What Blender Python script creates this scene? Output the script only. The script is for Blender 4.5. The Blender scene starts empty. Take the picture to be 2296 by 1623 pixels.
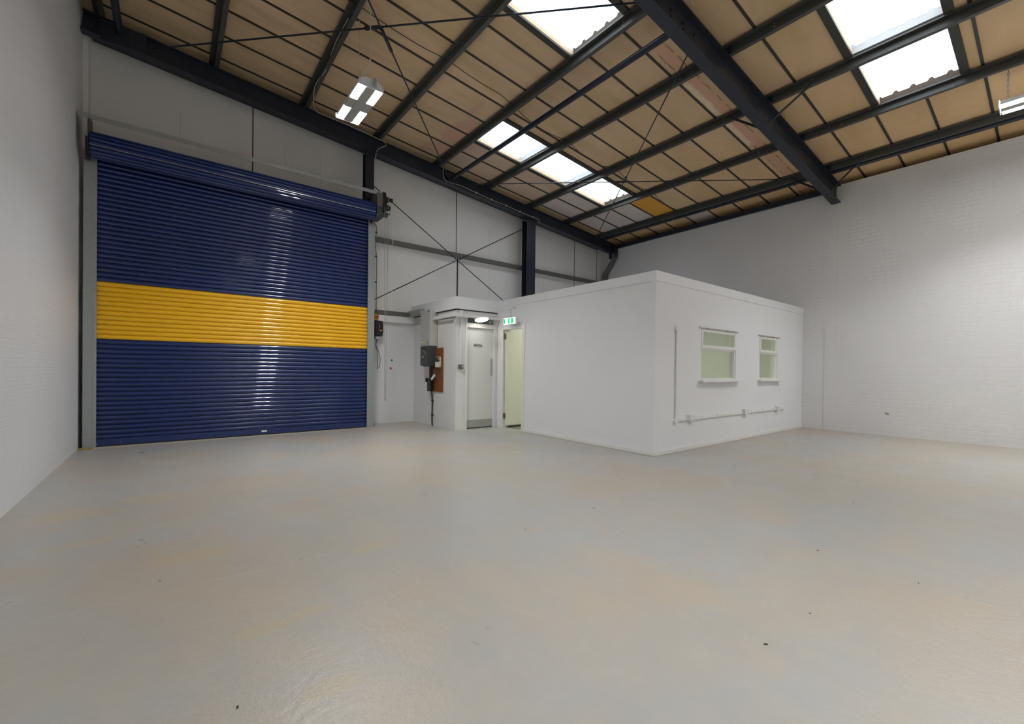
import bpy, bmesh, math, random
from mathutils import Vector, Matrix
random.seed(7)
SC = bpy.context.scene
COL = SC.collection
R = math.radians
SL = .098                      # fall of the roof along x

# ---------------------------------------------------------------- materials
def mat(name, color=(.5, .5, .5), rough=.5, metal=0., spec=.5, emit=None, estr=0.):
    m = bpy.data.materials.new(name); m.use_nodes = True
    b = m.node_tree.nodes['Principled BSDF']
    b.inputs['Base Color'].default_value = (*color, 1)
    b.inputs['Roughness'].default_value = rough
    b.inputs['Metallic'].default_value = metal
    b.inputs['Specular IOR Level'].default_value = spec
    if emit:
        b.inputs['Emission Color'].default_value = (*emit, 1)
        b.inputs['Emission Strength'].default_value = estr
    return m

class NT:
    def __init__(s, m):
        s.t = m.node_tree; s.b = s.t.nodes['Principled BSDF']
        s.co = s.t.nodes.new('ShaderNodeTexCoord').outputs['Object']
    def n(s, typ, **kw):
        nd = s.t.nodes.new('ShaderNode' + typ)
        for k, v in kw.items():
            if k in nd.inputs: nd.inputs[k].default_value = v
            else: setattr(nd, k, v)
        return nd
    def l(s, a, b): s.t.links.new(a, b)
    def noise(s, scale, detail=4, rough=.55, vec=None, stretch=None):
        nd = s.n('TexNoise', Scale=scale, Detail=detail, Roughness=rough)
        v = vec or s.co
        if stretch:
            mp = s.n('Mapping'); mp.inputs['Scale'].default_value = stretch
            s.l(v, mp.inputs['Vector']); v = mp.outputs[0]
        s.l(v, nd.inputs['Vector']); return nd.outputs['Fac']
    def ramp(s, fac, stops):
        nd = s.n('ValToRGB'); e = nd.color_ramp.elements
        while len(e) < len(stops): e.new(.5)
        for i, (p, c) in enumerate(stops):
            e[i].position = p; e[i].color = (*c, 1) if len(c) == 3 else c
        s.l(fac, nd.inputs[0]); return nd.outputs[0]
    def mix(s, a, b, fac, mode='MIX'):
        nd = s.n('Mix', data_type='RGBA', blend_type=mode)
        for sock, v in ((nd.inputs[0], fac), (nd.inputs[6], a), (nd.inputs[7], b)):
            if isinstance(v, (int, float)): sock.default_value = v
            elif isinstance(v, tuple): sock.default_value = (*v, 1)
            else: s.l(v, sock)
        return nd.outputs[2]
    def math(s, op, a, b=None, clamp=False):
        nd = s.n('Math', operation=op); nd.use_clamp = clamp
        for i, v in enumerate((a, b)):
            if v is None: continue
            if isinstance(v, (int, float)): nd.inputs[i].default_value = v
            else: s.l(v, nd.inputs[i])
        return nd.outputs[0]
    def bump(s, h, strength=.3, dist=.01):
        nd = s.n('Bump', Strength=strength, Distance=dist)
        s.l(h, nd.inputs['Height']); s.l(nd.outputs[0], s.b.inputs['Normal'])
    def color(s, c): s.l(c, s.b.inputs['Base Color'])
    def rough(s, c): s.l(c, s.b.inputs['Roughness'])

def brick_mat(name, color, axis, strength=.5):
    """painted brickwork: courses run along the wall (axis = the wall's horizontal axis)"""
    m = mat(name, color, .55); t = NT(m)
    sep = t.n('SeparateXYZ'); t.l(t.co, sep.inputs[0])
    cb = t.n('CombineXYZ')
    t.l(sep.outputs[0 if axis == 'x' else 1], cb.inputs[0]); t.l(sep.outputs[2], cb.inputs[1])
    nz = t.n('TexNoise', Scale=6., Detail=3.); t.l(cb.outputs[0], nz.inputs['Vector'])
    vm = t.n('VectorMath', operation='MULTIPLY_ADD')
    t.l(nz.outputs['Color'], vm.inputs[0]); vm.inputs[1].default_value = (.03, .022, 0); t.l(cb.outputs[0], vm.inputs[2])
    br = t.n('TexBrick', Scale=1.)
    t.l(vm.outputs[0], br.inputs['Vector'])
    br.inputs['Brick Width'].default_value = .225; br.inputs['Row Height'].default_value = .075
    br.inputs['Mortar Size'].default_value = .006; br.inputs['Mortar Smooth'].default_value = .6
    br.inputs['Color1'].default_value = (1, 1, 1, 1); br.inputs['Color2'].default_value = (.8, .8, .8, 1)
    br.inputs['Mortar'].default_value = (0, 0, 0, 1)
    fine = t.noise(45, 5); big = t.noise(1.1, 3)
    rowfade = t.ramp(t.noise(2.2, 3), [(.42, (.08,) * 3), (.66, (1,) * 3)])
    h = t.math('MULTIPLY', br.outputs['Color'], rowfade)
    h2 = t.math('MULTIPLY_ADD', fine, .45); t.l(h, h2.node.inputs[2])
    t.bump(h2, strength, .007)
    c = t.mix(tuple(v * .95 for v in color), tuple(min(1, v * 1.04) for v in color), big)
    grime = t.ramp(t.noise(3.1, 6, .7), [(.60, (0, 0, 0)), (.78, (1, 1, 1))])
    t.color(t.mix(c, tuple(v * w for v, w in zip(color, (.93, .92, .9))), grime))
    return m

M = {}
M['brick_x'] = brick_mat('painted_brick_rear', (.78, .785, .80), 'x', .3)
M['brick_y'] = brick_mat('painted_brick_side', (.755, .755, .765), 'y', .5)
M['brick_left'] = brick_mat('painted_brick_left', (.735, .745, .775), 'y', .3)

def plaster(name, color, sc=30, st=.15, rough=.6):
    m = mat(name, color, rough); t = NT(m)
    t.bump(t.noise(sc, 5), st, .004)
    t.color(t.mix(tuple(v * .97 for v in color), color, t.noise(1.5, 4)))
    return m
M['plaster'] = plaster('office_paint', (.85, .862, .895))
M['trim'] = plaster('white_gloss_trim', (.84, .835, .83), 12, .05, .4)
M['door_paint'] = plaster('door_paint', (.78, .79, .78), 8, .05, .35)
M['cream_door'] = plaster('cream_door_paint', (.80, .79, .70), 8, .05, .35)

m = mat('lining_sheet', (.78, .77, .75), .55); t = NT(m); M['lining'] = m
t.color(t.mix((.80, .79, .77), (.86, .85, .83), t.noise(.9, 4, stretch=(1, 1, .4))))
t.bump(t.noise(60, 3), .08, .003)

m = mat('floor_paint', (.5, .48, .44), .38); t = NT(m); M['floor'] = m
big = t.noise(.55, 6, .6, stretch=(1, 1.0, 1)); mid = t.noise(2.3, 7, .65); fine = t.noise(120, 4)
base = t.mix((.385, .39, .38), (.42, .37, .305), t.ramp(big, [(.40, (0, 0, 0)), (.60, (1, 1, 1))]))
streak = t.ramp(t.noise(1.6, 7, .7, stretch=(2.2, .5, 1)), [(.45, (0, 0, 0)), (.7, (.55,) * 3)])
base = t.mix(base, (.355, .36, .36), streak)
base = t.mix(base, (.45, .42, .365), t.ramp(t.noise(7, 7, .7), [(.5, (0, 0, 0)), (.75, (.5,) * 3)]))
base = t.mix(base, (.44, .39, .32), t.ramp(mid, [(.5, (0, 0, 0)), (.78, (.75, .75, .75))]))
sep = t.n('SeparateXYZ'); t.l(t.co, sep.inputs[0]); X, Y = sep.outputs[0], sep.outputs[1]
wob = t.noise(5, 5, .7)
def blob(cx, cy, rx, ry, soft=.35):
    a = t.math('DIVIDE', t.math('SUBTRACT', X, cx), rx); b = t.math('DIVIDE', t.math('SUBTRACT', Y, cy), ry)
    d = t.math('SQRT', t.math('ADD', t.math('MULTIPLY', a, a), t.math('MULTIPLY', b, b)))
    d = t.math('ADD', d, t.math('MULTIPLY', t.math('SUBTRACT', wob, .5), 1.5))
    return t.math('DIVIDE', t.math('SUBTRACT', 1.1, d), soft, clamp=True)
stain = None
for bl in [(-.55, 4.75, .27, .20), (-.10, 4.95, .26, .18), (-.45, 3.95, .22, .07), (.12, 3.3, .26, .10), (.33, 2.2, .13, .06),
           (.50, 2.22, .10, .05), (1.0, 2.8, .12, .08), (.95, 4.1, .10, .08), (.45, 1.65, .1, .06)]:
    b = blob(*bl); stain = b if stain is None else t.math('MAXIMUM', stain, b)
base = t.mix(base, (.47, .38, .21), t.math('MULTIPLY', stain, .33))
def line(x0, y0, x1, y1, w):
    dx, dy = x1 - x0, y1 - y0; L = math.hypot(dx, dy)
    d = t.math('ADD', t.math('MULTIPLY', X, dy / L), t.math('MULTIPLY', Y, -dx / L))
    d = t.math('SUBTRACT', d, (x0 * dy - y0 * dx) / L)
    d = t.math('ADD', d, t.math('MULTIPLY', t.math('SUBTRACT', wob, .5), .012))
    d = t.math('ABSOLUTE', d)
    return t.math('SUBTRACT', 1., t.math('DIVIDE', d, w), clamp=True)
lft = t.math('MULTIPLY', line(-.14, 2.88, 1.0, 2.835, .007), t.math('DIVIDE', t.math('SUBTRACT', 1.25, X), .2, clamp=True))
rgt = t.math('MULTIPLY', line(2.70, 1.3, 2.705, .05, .006), t.math('DIVIDE', t.math('SUBTRACT', 1.0, Y), .3, clamp=True))
drk = t.math('MULTIPLY', line(2.80, 6.0, 2.68, 1.3, .006), t.math('DIVIDE', t.math('SUBTRACT', Y, .9), .3, clamp=True))
patchy = t.ramp(t.noise(1.7, 3), [(.40, (.1,) * 3), (.60, (1,) * 3)])
jo = t.math('MULTIPLY', t.math('MAXIMUM', lft, rgt), patchy)
base = t.mix(base, (.22, .21, .19), t.math('MULTIPLY', t.math('MULTIPLY', drk, patchy), .35))
base = t.mix(base, (.60, .57, .52), t.math('MULTIPLY', jo, .35))
edge = t.math('MULTIPLY', t.math('SUBTRACT', 1., t.math('DIVIDE', t.math('SUBTRACT', 10.33, X), .06), clamp=True), .6)
base = t.mix(base, (.45, .30, .16), edge)
t.color(base)
t.rough(t.ramp(mid, [(.3, (.27,) * 3), (.8, (.42,) * 3)]))
hh = t.math('ADD', t.math('MULTIPLY', t.noise(28, 4), .8), t.math('MULTIPLY', fine, .3))
hh = t.math('ADD', hh, t.math('MULTIPLY', jo, 1.0))
t.bump(hh, .5, .006)

m = mat('ceiling_board', (0.750, 0.570, 0.375), .6, spec=.3); t = NT(m); M['ceiling'] = m
sep = t.n('SeparateXYZ'); t.l(t.co, sep.inputs[0]); X, Y = sep.outputs[0], sep.outputs[1]
wob = t.noise(4, 5, .7)
c = t.mix((0.64, 0.465, 0.30), (0.735, 0.535, 0.335), t.noise(.8, 4))
c = t.mix(c, (0.50, 0.375, 0.175), t.ramp(t.noise(1.6, 5, .6, stretch=(.5, 1.6, 1)), [(.45, (0, 0, 0)), (.75, (.8,) * 3)]))
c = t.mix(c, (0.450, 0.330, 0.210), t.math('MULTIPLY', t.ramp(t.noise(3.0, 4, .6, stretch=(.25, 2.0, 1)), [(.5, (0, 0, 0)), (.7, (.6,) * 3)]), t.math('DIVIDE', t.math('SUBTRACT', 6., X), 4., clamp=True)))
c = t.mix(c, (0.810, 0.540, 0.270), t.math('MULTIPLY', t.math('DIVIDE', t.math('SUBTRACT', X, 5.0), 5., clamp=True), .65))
def rect(x0, x1, y0, y1, s=.02):
    a = t.math('DIVIDE', t.math('SUBTRACT', X, x0), s, clamp=True); b = t.math('DIVIDE', t.math('SUBTRACT', x1, X), s, clamp=True)
    d = t.math('DIVIDE', t.math('SUBTRACT', Y, y0), s, clamp=True); e = t.math('DIVIDE', t.math('SUBTRACT', y1, Y), s, clamp=True)
    return t.math('MULTIPLY', t.math('MULTIPLY', a, b), t.math('MULTIPLY', d, e))
# greyer replaced boards and one bare orange board
for (a, b, d, e, cc, k) in [(5.77, 7.0, 7.2, 8.4, (0.705, 0.540, 0.450), .5), (7.1, 8.36, 7.2, 8.4, (0.750, 0.660, 0.630), .8), (4.5, 5.75, 7.2, 8.4, (0.690, 0.525, 0.420), .5),
                           (8.36, 9.66, 7.17, 7.76, (0.750, 0.675, 0.645), .9), (8.36, 9.66, 6.62, 7.17, (0.750, 0.675, 0.645), .9), (8.36, 9.66, 7.76, 8.3, (0.750, 0.675, 0.645), .9),
                           (9.66, 10.6, 5.44, 6.03, (0.750, 0.675, 0.645), .8), (8.36, 9.66, 6.03, 6.62, (0.850, 0.420, 0.053), .95), (8.36, 9.66, 5.44, 6.03, (0.750, 0.585, 0.330), .5)]:
    c = t.mix(c, cc, t.math('MULTIPLY', rect(a, b, d, e), k))
def cblob(cx, cy, rx, ry, soft=.3, w=1.):
    a = t.math('DIVIDE', t.math('SUBTRACT', X, cx), rx); b = t.math('DIVIDE', t.math('SUBTRACT', Y, cy), ry)
    d = t.math('SQRT', t.math('ADD', t.math('MULTIPLY', a, a), t.math('MULTIPLY', b, b)))
    d = t.math('ADD', d, t.math('MULTIPLY', t.math('SUBTRACT', wob, .5), w))
    return t.math('DIVIDE', t.math('SUBTRACT', 1.1, d), soft, clamp=True)
# damp marks
pk = None
for bl in [(4.2, 7.35, .22, .75), (4.05, 6.45, .06, .32), (4.0, 8.2, .1, .25), (4.3, 7.9, .2, .3)]:
    b = cblob(*bl); pk = b if pk is None else t.math('MAXIMUM', pk, b)
c = t.mix(c, (0.600, 0.352, 0.262), t.math('MULTIPLY', pk, .75))
band = t.math('MULTIPLY', t.math('DIVIDE', t.math('SUBTRACT', .11, t.math('ABSOLUTE', t.math('ADD', t.math('SUBTRACT', Y, 3.49), t.math('MULTIPLY', t.math('SUBTRACT', wob, .5), .10)))), .03, clamp=True),
              t.math('DIVIDE', t.math('SUBTRACT', X, 4.9), .4, clamp=True))
c = t.mix(c, (0.705, 0.405, 0.285), t.math('MULTIPLY', band, .75))
edg = t.math('DIVIDE', t.math('SUBTRACT', .018, t.math('ABSOLUTE', t.math('ADD', t.math('SUBTRACT', t.math('ABSOLUTE', t.math('SUBTRACT', Y, 3.49)), .085), t.math('MULTIPLY', t.math('SUBTRACT', wob, .5), .10)))), .01, clamp=True)
edg = t.math('MULTIPLY', t.math('MULTIPLY', edg, t.ramp(t.noise(7, 4), [(.45, (0, 0, 0)), (.55, (1, 1, 1))])), t.math('DIVIDE', t.math('SUBTRACT', X, 4.9), .4, clamp=True))
c = t.mix(c, (.16, .085, .045), t.math('MULTIPLY', edg, .6))
pale = t.math('MULTIPLY', t.math('DIVIDE', t.math('SUBTRACT', .05, t.math('ABSOLUTE', t.math('ADD', t.math('SUBTRACT', Y, 3.60), t.math('MULTIPLY', t.math('SUBTRACT', wob, .5), .12)))), .015, clamp=True),
              t.math('MULTIPLY', t.math('DIVIDE', t.math('SUBTRACT', X, 5.9), .1, clamp=True), t.math('DIVIDE', t.math('SUBTRACT', 8.1, X), .1, clamp=True)))
c = t.mix(c, (0.850, 0.720, 0.540), t.math('MULTIPLY', pale, .8))
t.color(c)
t.bump(t.math('ADD', t.noise(1.2, 4, .5), t.math('MULTIPLY', t.noise(60, 3), .03)), .8, .08)

m = mat('dark_painted_steel', (.017, .019, .025), .42, spec=.5); t = NT(m); M['steel'] = m
t.color(t.mix((.011, .017, .034), (.022, .026, .040), t.noise(2, 4))); t.rough(t.ramp(t.noise(14, 5), [(.3, (.34,) * 3), (.7, (.55,) * 3)]))
m = mat('purlin_steel', (.04, .042, .042), .4, .0); t = NT(m); M['purlin'] = m
t.color(t.mix((.048, .050, .048), (.085, .087, .082), t.noise(3, 6, .7, stretch=(2, .5, 2)))); t.rough(t.ramp(t.noise(20, 5), [(.3, (.32,) * 3), (.7, (.5,) * 3)]))
M['bar'] = mat('bar_dark', (.035, .033, .028), .5)
M['brace'] = mat('bracing_steel', (.014, .022, .042), .28, .2)
M['girt'] = mat('girt_grey', (.13, .13, .115), .5)
m = mat('galvanised', (.42, .44, .45), .42, .55); t = NT(m); M['galv'] = m
vo = t.n('TexVoronoi', Scale=35.); t.l(t.co, vo.inputs['Vector'])
t.color(t.mix((.36, .39, .40), (.42, .45, .455), vo.outputs['Distance']))
def enamel(name, c, r=.3):
    m = mat(name, c, r, spec=.4); b = m.node_tree.nodes['Principled BSDF']
    b.inputs['Coat Weight'].default_value = .8; b.inputs['Coat Roughness'].default_value = .07; return m
M['blue'] = enamel('shutter_blue', (.001, .020, .135), .35); M['yellow'] = enamel('shutter_yellow', (.95, .53, .001), .4)
M['black'] = mat('black_plastic', (.012, .012, .014), .4)
M['darkgrey'] = mat('dark_grey_enamel', (.055, .06, .07), .4)
M['ltgrey'] = mat('light_grey_steel', (.55, .55, .54), .4, .1)
M['chrome'] = mat('satin_steel', (.55, .56, .54), .3, .8)
M['kick'] = mat('brushed_kick_plate', (.46, .475, .45), .4, .55)
M['white'] = mat('white_plastic', (.82, .82, .82), .4)
M['cream'] = mat('cream_plastic', (.66, .62, .5), .45)
M['red'] = mat('red_plastic', (.6, .02, .015), .4)
M['orange'] = mat('orange_plastic', (.8, .12, .02), .4)
M['green'] = mat('green_plastic', (.01, .22, .09), .4)
M['yel'] = mat('yellow_plastic', (.85, .62, .03), .4)
M['pvc'] = mat('downpipe_grey', (.12, .12, .11), .5)
M['brass'] = mat('aged_hinge', (.20, .15, .09), .4, .7)
m = mat('stained_board', (.34, .12, .03), .5); t = NT(m); M['wood'] = m
t.color(t.mix((.15, .045, .012), (.30, .10, .02), t.noise(5, 6, .6, stretch=(1, 1, .3))))
M['cable'] = mat('pale_cable', (.6, .58, .5), .5)
M['gcable'] = mat('grey_cable', (.10, .10, .08), .5)
M['lampwhite'] = mat('lamp_body_white', (.75, .8, .85), .4)
M['lampgrey'] = mat('lamp_grey', (.42, .43, .42), .45)
M['led'] = mat('led_strip', (.9, .9, .85), .5, emit=(1., .99, .96), estr=60)
M['disc'] = mat('bulkhead_glow', (.9, .9, .9), .5, emit=(1, .95, .86), estr=10)
M['signw'] = mat('exit_sign_white', (.9, .9, .9), .5, emit=(.85, .97, 1), estr=2.2)
M['signg'] = mat('exit_sign_green', (0, .4, .12), .5, emit=(.0, .42, .10), estr=1.0)
M['insul'] = mat('insulation_edge', (.16, .15, .06), .9)
M['debris'] = mat('dark_debris', (.05, .035, .02), .8)
M['earth'] = mat('ochre_dirt', (.33, .23, .07), .9)
M['seam'] = mat('lining_joint', (.42, .41, .40), .7)
M['concrete'] = mat('threshold_concrete', (.42, .39, .33), .7)
M['offfloor'] = mat('corridor_floor', (.20, .185, .15), .6)
M['sealant'] = mat('grey_upstand', (.55, .57, .58), .5)
M['filler'] = mat('brown_foam_filler', (.07, .05, .035), .8)

def glass(name):
    m = bpy.data.materials.new(name); m.use_nodes = True; nt = m.node_tree; nt.nodes.clear()
    o = nt.nodes.new('ShaderNodeOutputMaterial'); mx = nt.nodes.new('ShaderNodeMixShader')
    tr = nt.nodes.new('ShaderNodeBsdfTransparent'); gl = nt.nodes.new('ShaderNodeBsdfGlossy'); fr = nt.nodes.new('ShaderNodeLayerWeight')
    tr.inputs[0].default_value = (.93, .96, .92, 1); gl.inputs['Roughness'].default_value = .02; fr.inputs[0].default_value = .12
    nt.links.new(fr.outputs['Facing'], mx.inputs[0]); nt.links.new(tr.outputs[0], mx.inputs[1]); nt.links.new(gl.outputs[0], mx.inputs[2])
    nt.links.new(mx.outputs[0], o.inputs[0]); return m
M['glass'] = glass('window_glass')
m = bpy.data.materials.new('translucent_sheet'); m.use_nodes = True; nt = m.node_tree; nt.nodes.clear()
o = nt.nodes.new('ShaderNodeOutputMaterial'); mx = nt.nodes.new('ShaderNodeMixShader'); mx.inputs[0].default_value = .45
tr = nt.nodes.new('ShaderNodeBsdfTransparent'); tr.inputs[0].default_value = (.82, .84, .86, 1)
tl = nt.nodes.new('ShaderNodeBsdfTranslucent'); tl.inputs[0].default_value = (.82, .84, .86, 1)
nt.links.new(tr.outputs[0], mx.inputs[1]); nt.links.new(tl.outputs[0], mx.inputs[2]); nt.links.new(mx.outputs[0], o.inputs[0]); M['grp'] = m

# ---------------------------------------------------------------- mesh helpers
def box(bm, x0, x1, y0, y1, z0, z1, bev=0.):
    b = bmesh.new() if bev else bm
    vs = [b.verts.new(v) for v in ((x0, y0, z0), (x1, y0, z0), (x1, y1, z0), (x0, y1, z0), (x0, y0, z1), (x1, y0, z1), (x1, y1, z1), (x0, y1, z1))]
    for f in ((0, 3, 2, 1), (4, 5, 6, 7), (0, 1, 5, 4), (1, 2, 6, 5), (2, 3, 7, 6), (3, 0, 4, 7)): b.faces.new([vs[i] for i in f])
    if bev:
        bmesh.ops.bevel(b, geom=b.edges[:], offset=bev, segments=2, affect='EDGES')
        me = bpy.data.meshes.new('tmp'); b.to_mesh(me); b.free(); bm.from_mesh(me); bpy.data.meshes.remove(me)
    return bm
def frame(p0, p1, up=(0, 0, 1)):
    d = (Vector(p1) - Vector(p0)).normalized(); u = Vector(up)
    s = d.cross(u)
    if s.length < 1e-4: s = d.cross(Vector((0, 1, 0)))
    s.normalize(); v = s.cross(d).normalized(); return d, s, v
def sweep(bm, poly, p0, p1, up=(0, 0, 1)):
    """polygon (side, up) swept from p0 to p1"""
    d, s, v = frame(p0, p1, up)
    A = [bm.verts.new(Vector(p0) + s * a + v * b) for a, b in poly]; B = [bm.verts.new(Vector(p1) + s * a + v * b) for a, b in poly]
    n = len(poly)
    for i in range(n): bm.faces.new((A[i], A[(i + 1) % n], B[(i + 1) % n], B[i]))
    bm.faces.new(A[::-1]); bm.faces.new(B)
    return bm
def ngon(r, n=12): return [(r * math.cos(2 * math.pi * i / n), r * math.sin(2 * math.pi * i / n)) for i in range(n)]
def rod(bm, p0, p1, r=.01, n=10): return sweep(bm, ngon(r, n), p0, p1)
def tube(bm, pts, r=.01, n=8):
    pts = [Vector(p) for p in pts]; rings = []
    ref = None
    for i, p in enumerate(pts):
        d = (pts[min(i + 1, len(pts) - 1)] - pts[max(i - 1, 0)]).normalized()
        if ref is None: ref = d.orthogonal().normalized()
        s = (ref - d * ref.dot(d)).normalized(); ref = s; v = d.cross(s)
        rings.append([bm.verts.new(p + s * a + v * b) for a, b in ngon(r, n)])
    for A, B in zip(rings, rings[1:]):
        for i in range(n): bm.faces.new((A[i], A[(i + 1) % n], B[(i + 1) % n], B[i]))
    bm.faces.new(rings[0][::-1]); bm.faces.new(rings[-1]); return bm
def smoothpath(pts, k=6):
    P = [Vector(p) for p in pts]; out = []
    for i in range(len(P) - 1):
        a, b, c, d = P[max(i - 1, 0)], P[i], P[i + 1], P[min(i + 2, len(P) - 1)]
        for j in range(k):
            t = j / k
            out.append(.5 * ((2 * b) + (c - a) * t + (2 * a - 5 * b + 4 * c - d) * t * t + (3 * b - a - 3 * c + d) * t ** 3))
    out.append(P[-1]); return out
def ibeam(w, h, tf=.014, tw=.009):
    a, b = w / 2, tw / 2
    return [(-a, 0), (a, 0), (a, tf), (b, tf), (b, h - tf), (a, h - tf), (a, h), (-a, h), (-a, h - tf), (-b, h - tf), (-b, tf), (-a, tf)]
def obj(name, bm, m, parent=None, smooth=False):
    bmesh.ops.recalc_face_normals(bm, faces=bm.faces[:])
    me = bpy.data.meshes.new(name); bm.to_mesh(me); bm.free()
    me.materials.append(M[m] if isinstance(m, str) else m)
    if smooth:
        for p in me.polygons: p.use_smooth = True
        try: me.set_sharp_from_angle(angle=R(40))
        except Exception: pass
    o = bpy.data.objects.new(name, me); COL.objects.link(o)
    if parent: o.parent = parent; o.matrix_parent_inverse = Matrix.Translation(parent.location).inverted()
    return o
def parts(name, bm, m, parent, smooth=False):
    """every loose piece of the mesh becomes a part of its own"""
    seen = set(); bm.verts.ensure_lookup_table(); out = []
    for v in bm.verts:
        if v in seen: continue
        isl = []; st = [v]; seen.add(v)
        while st:
            q = st.pop(); isl.append(q)
            for e in q.link_edges:
                o = e.other_vert(q)
                if o not in seen: seen.add(o); st.append(o)
        nb = bmesh.new(); mp = {q: nb.verts.new(q.co) for q in isl}; fs = {f_ for q in isl for f_ in q.link_faces}
        for f_ in sorted(fs, key=lambda f_: f_.index): nb.faces.new([mp[q] for q in f_.verts])
        out.append(obj(name, nb, m, parent, smooth))
    bm.free(); return out
def B(): return bmesh.new()
def struct(name, bm, m, smooth=False):
    o = obj(name, bm, m, None, smooth); o['kind'] = 'structure'; return o
def tag(o, label, cat, group=None):
    o['label'] = label; o['category'] = cat
    if group: o['group'] = group
    return o
def thing(name, label, cat, loc=(0, 0, 0), group=None):
    o = bpy.data.objects.new(name, None); COL.objects.link(o); o.location = loc; o.empty_display_size = .1
    return tag(o, label, cat, group)
def senm(name, loc=(0, 0, 0)):
    o = bpy.data.objects.new(name, None); COL.objects.link(o); o.location = loc; o.empty_display_size = .1; o['kind'] = 'structure'; return o
def copytree(root, delta, label):
    """copy a thing with its parts and sub-parts"""
    r = root.copy(); COL.objects.link(r); r.location = root.location + Vector(delta); r['label'] = label
    def rec(a, b):
        for ch in list(a.children):
            c = ch.copy(); COL.objects.link(c); c.parent = b; c.matrix_parent_inverse = ch.matrix_parent_inverse.copy(); rec(ch, c)
    rec(root, r); return r

# ---------------------------------------------------------------- room shell
XL, XR, YB, YF = -.98, 10.33, 8.96, -6.5
OX, OY, OZ = 5.08, 3.473, 2.506          # office corner and height
LX, LY, LZ = 4.14, 7.156, 2.50           # lobby corner
def ceil(x, a=6.02): return a - SL * x
struct('floor', box(B(), XL - .2, XR + .4, YF - .2, YB + .2, -.15, 0), 'floor')
struct('wall_left', box(B(), XL - .25, XL, YF - .1, YB + .25, 0, 6.4), 'brick_left')
struct('wall_right', box(B(), XR, XR + .22, YF - .1, YB + .25, 0, 4.895), 'brick_y')
b = B(); box(b, XR + .5, XR + .8, YF - .1, YB + .4, 4.0, 5.4); box(b, XR + .2, XR + .55, YF - .1, YB + .4, 4.5, 4.6)
struct('trim_1', b, 'lining')            # closes the eaves behind the wall head
struct('wall_behind', box(B(), XL - .2, XR + .8, YF - .25, YF, 0, 6.4), 'brick_x')
struct('wall_rear', box(B(), XL - .2, XR + .22, YB, YB + .22, 0, 2.26), 'brick_x')
b = B(); box(b, XL - .2, XR + .8, YB, YB + .04, 2.345, 6.3)
struct('wall_rear_upper', b, 'lining')
struct('trim_2', box(B(), XL - .2, XR + .3, YB + .10, YB + .2, 2.2, 2.4), 'insul')
# ceiling boards with openings for the rooflights
PUR = [-.73, .57, 1.87, 3.17, 4.47, 5.77, 7.07, 8.36, 9.66]       # lower right edge at rafter top
BARS = [.13, .72, 1.31, 1.90, 2.49, 3.08, 3.67, 4.26, 4.85, 5.44, 6.03, 6.62, 7.17, 7.76, 8.35]
RL = [(5, 6.31, 7.18), (6, 6.31, 7.18), (7, 6.31, 7.18), (4, 3.50, 4.42), (6, .93, 1.80), (7, .93, 1.80)]   # bay index -> PUR[i-1]..PUR[i]
b = B()
xs = [XL - .3] + [p - .06 for p in PUR] + [11.3]
ys = sorted({YF - .2, YB + .3} | {v for r in RL for v in r[1:]})
def slab(x0, x1, y0, y1, a0=6.02, th=.05):
    vs = [b.verts.new((x, y, ceil(x, a0 + k))) for k in (0, th) for x, y in ((x0, y0), (x1, y0), (x1, y1), (x0, y1))]
    for f in ((0, 3, 2, 1), (4, 5, 6, 7), (0, 1, 5, 4), (1, 2, 6, 5), (2, 3, 7, 6), (3, 0, 4, 7)): b.faces.new([vs[i] for i in f])
for i in range(len(xs) - 1):
    holes = [(y0, y1) for (k, y0, y1) in RL if k == i]
    y = YF - .2
    for y0, y1 in sorted(holes): slab(xs[i], xs[i + 1], y, y0); y = y1
    slab(xs[i], xs[i + 1], y, YB + .3)
bmesh.ops.remove_doubles(b, verts=b.verts[:], dist=1e-5)
struct('ceiling', b, 'ceiling')

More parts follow.
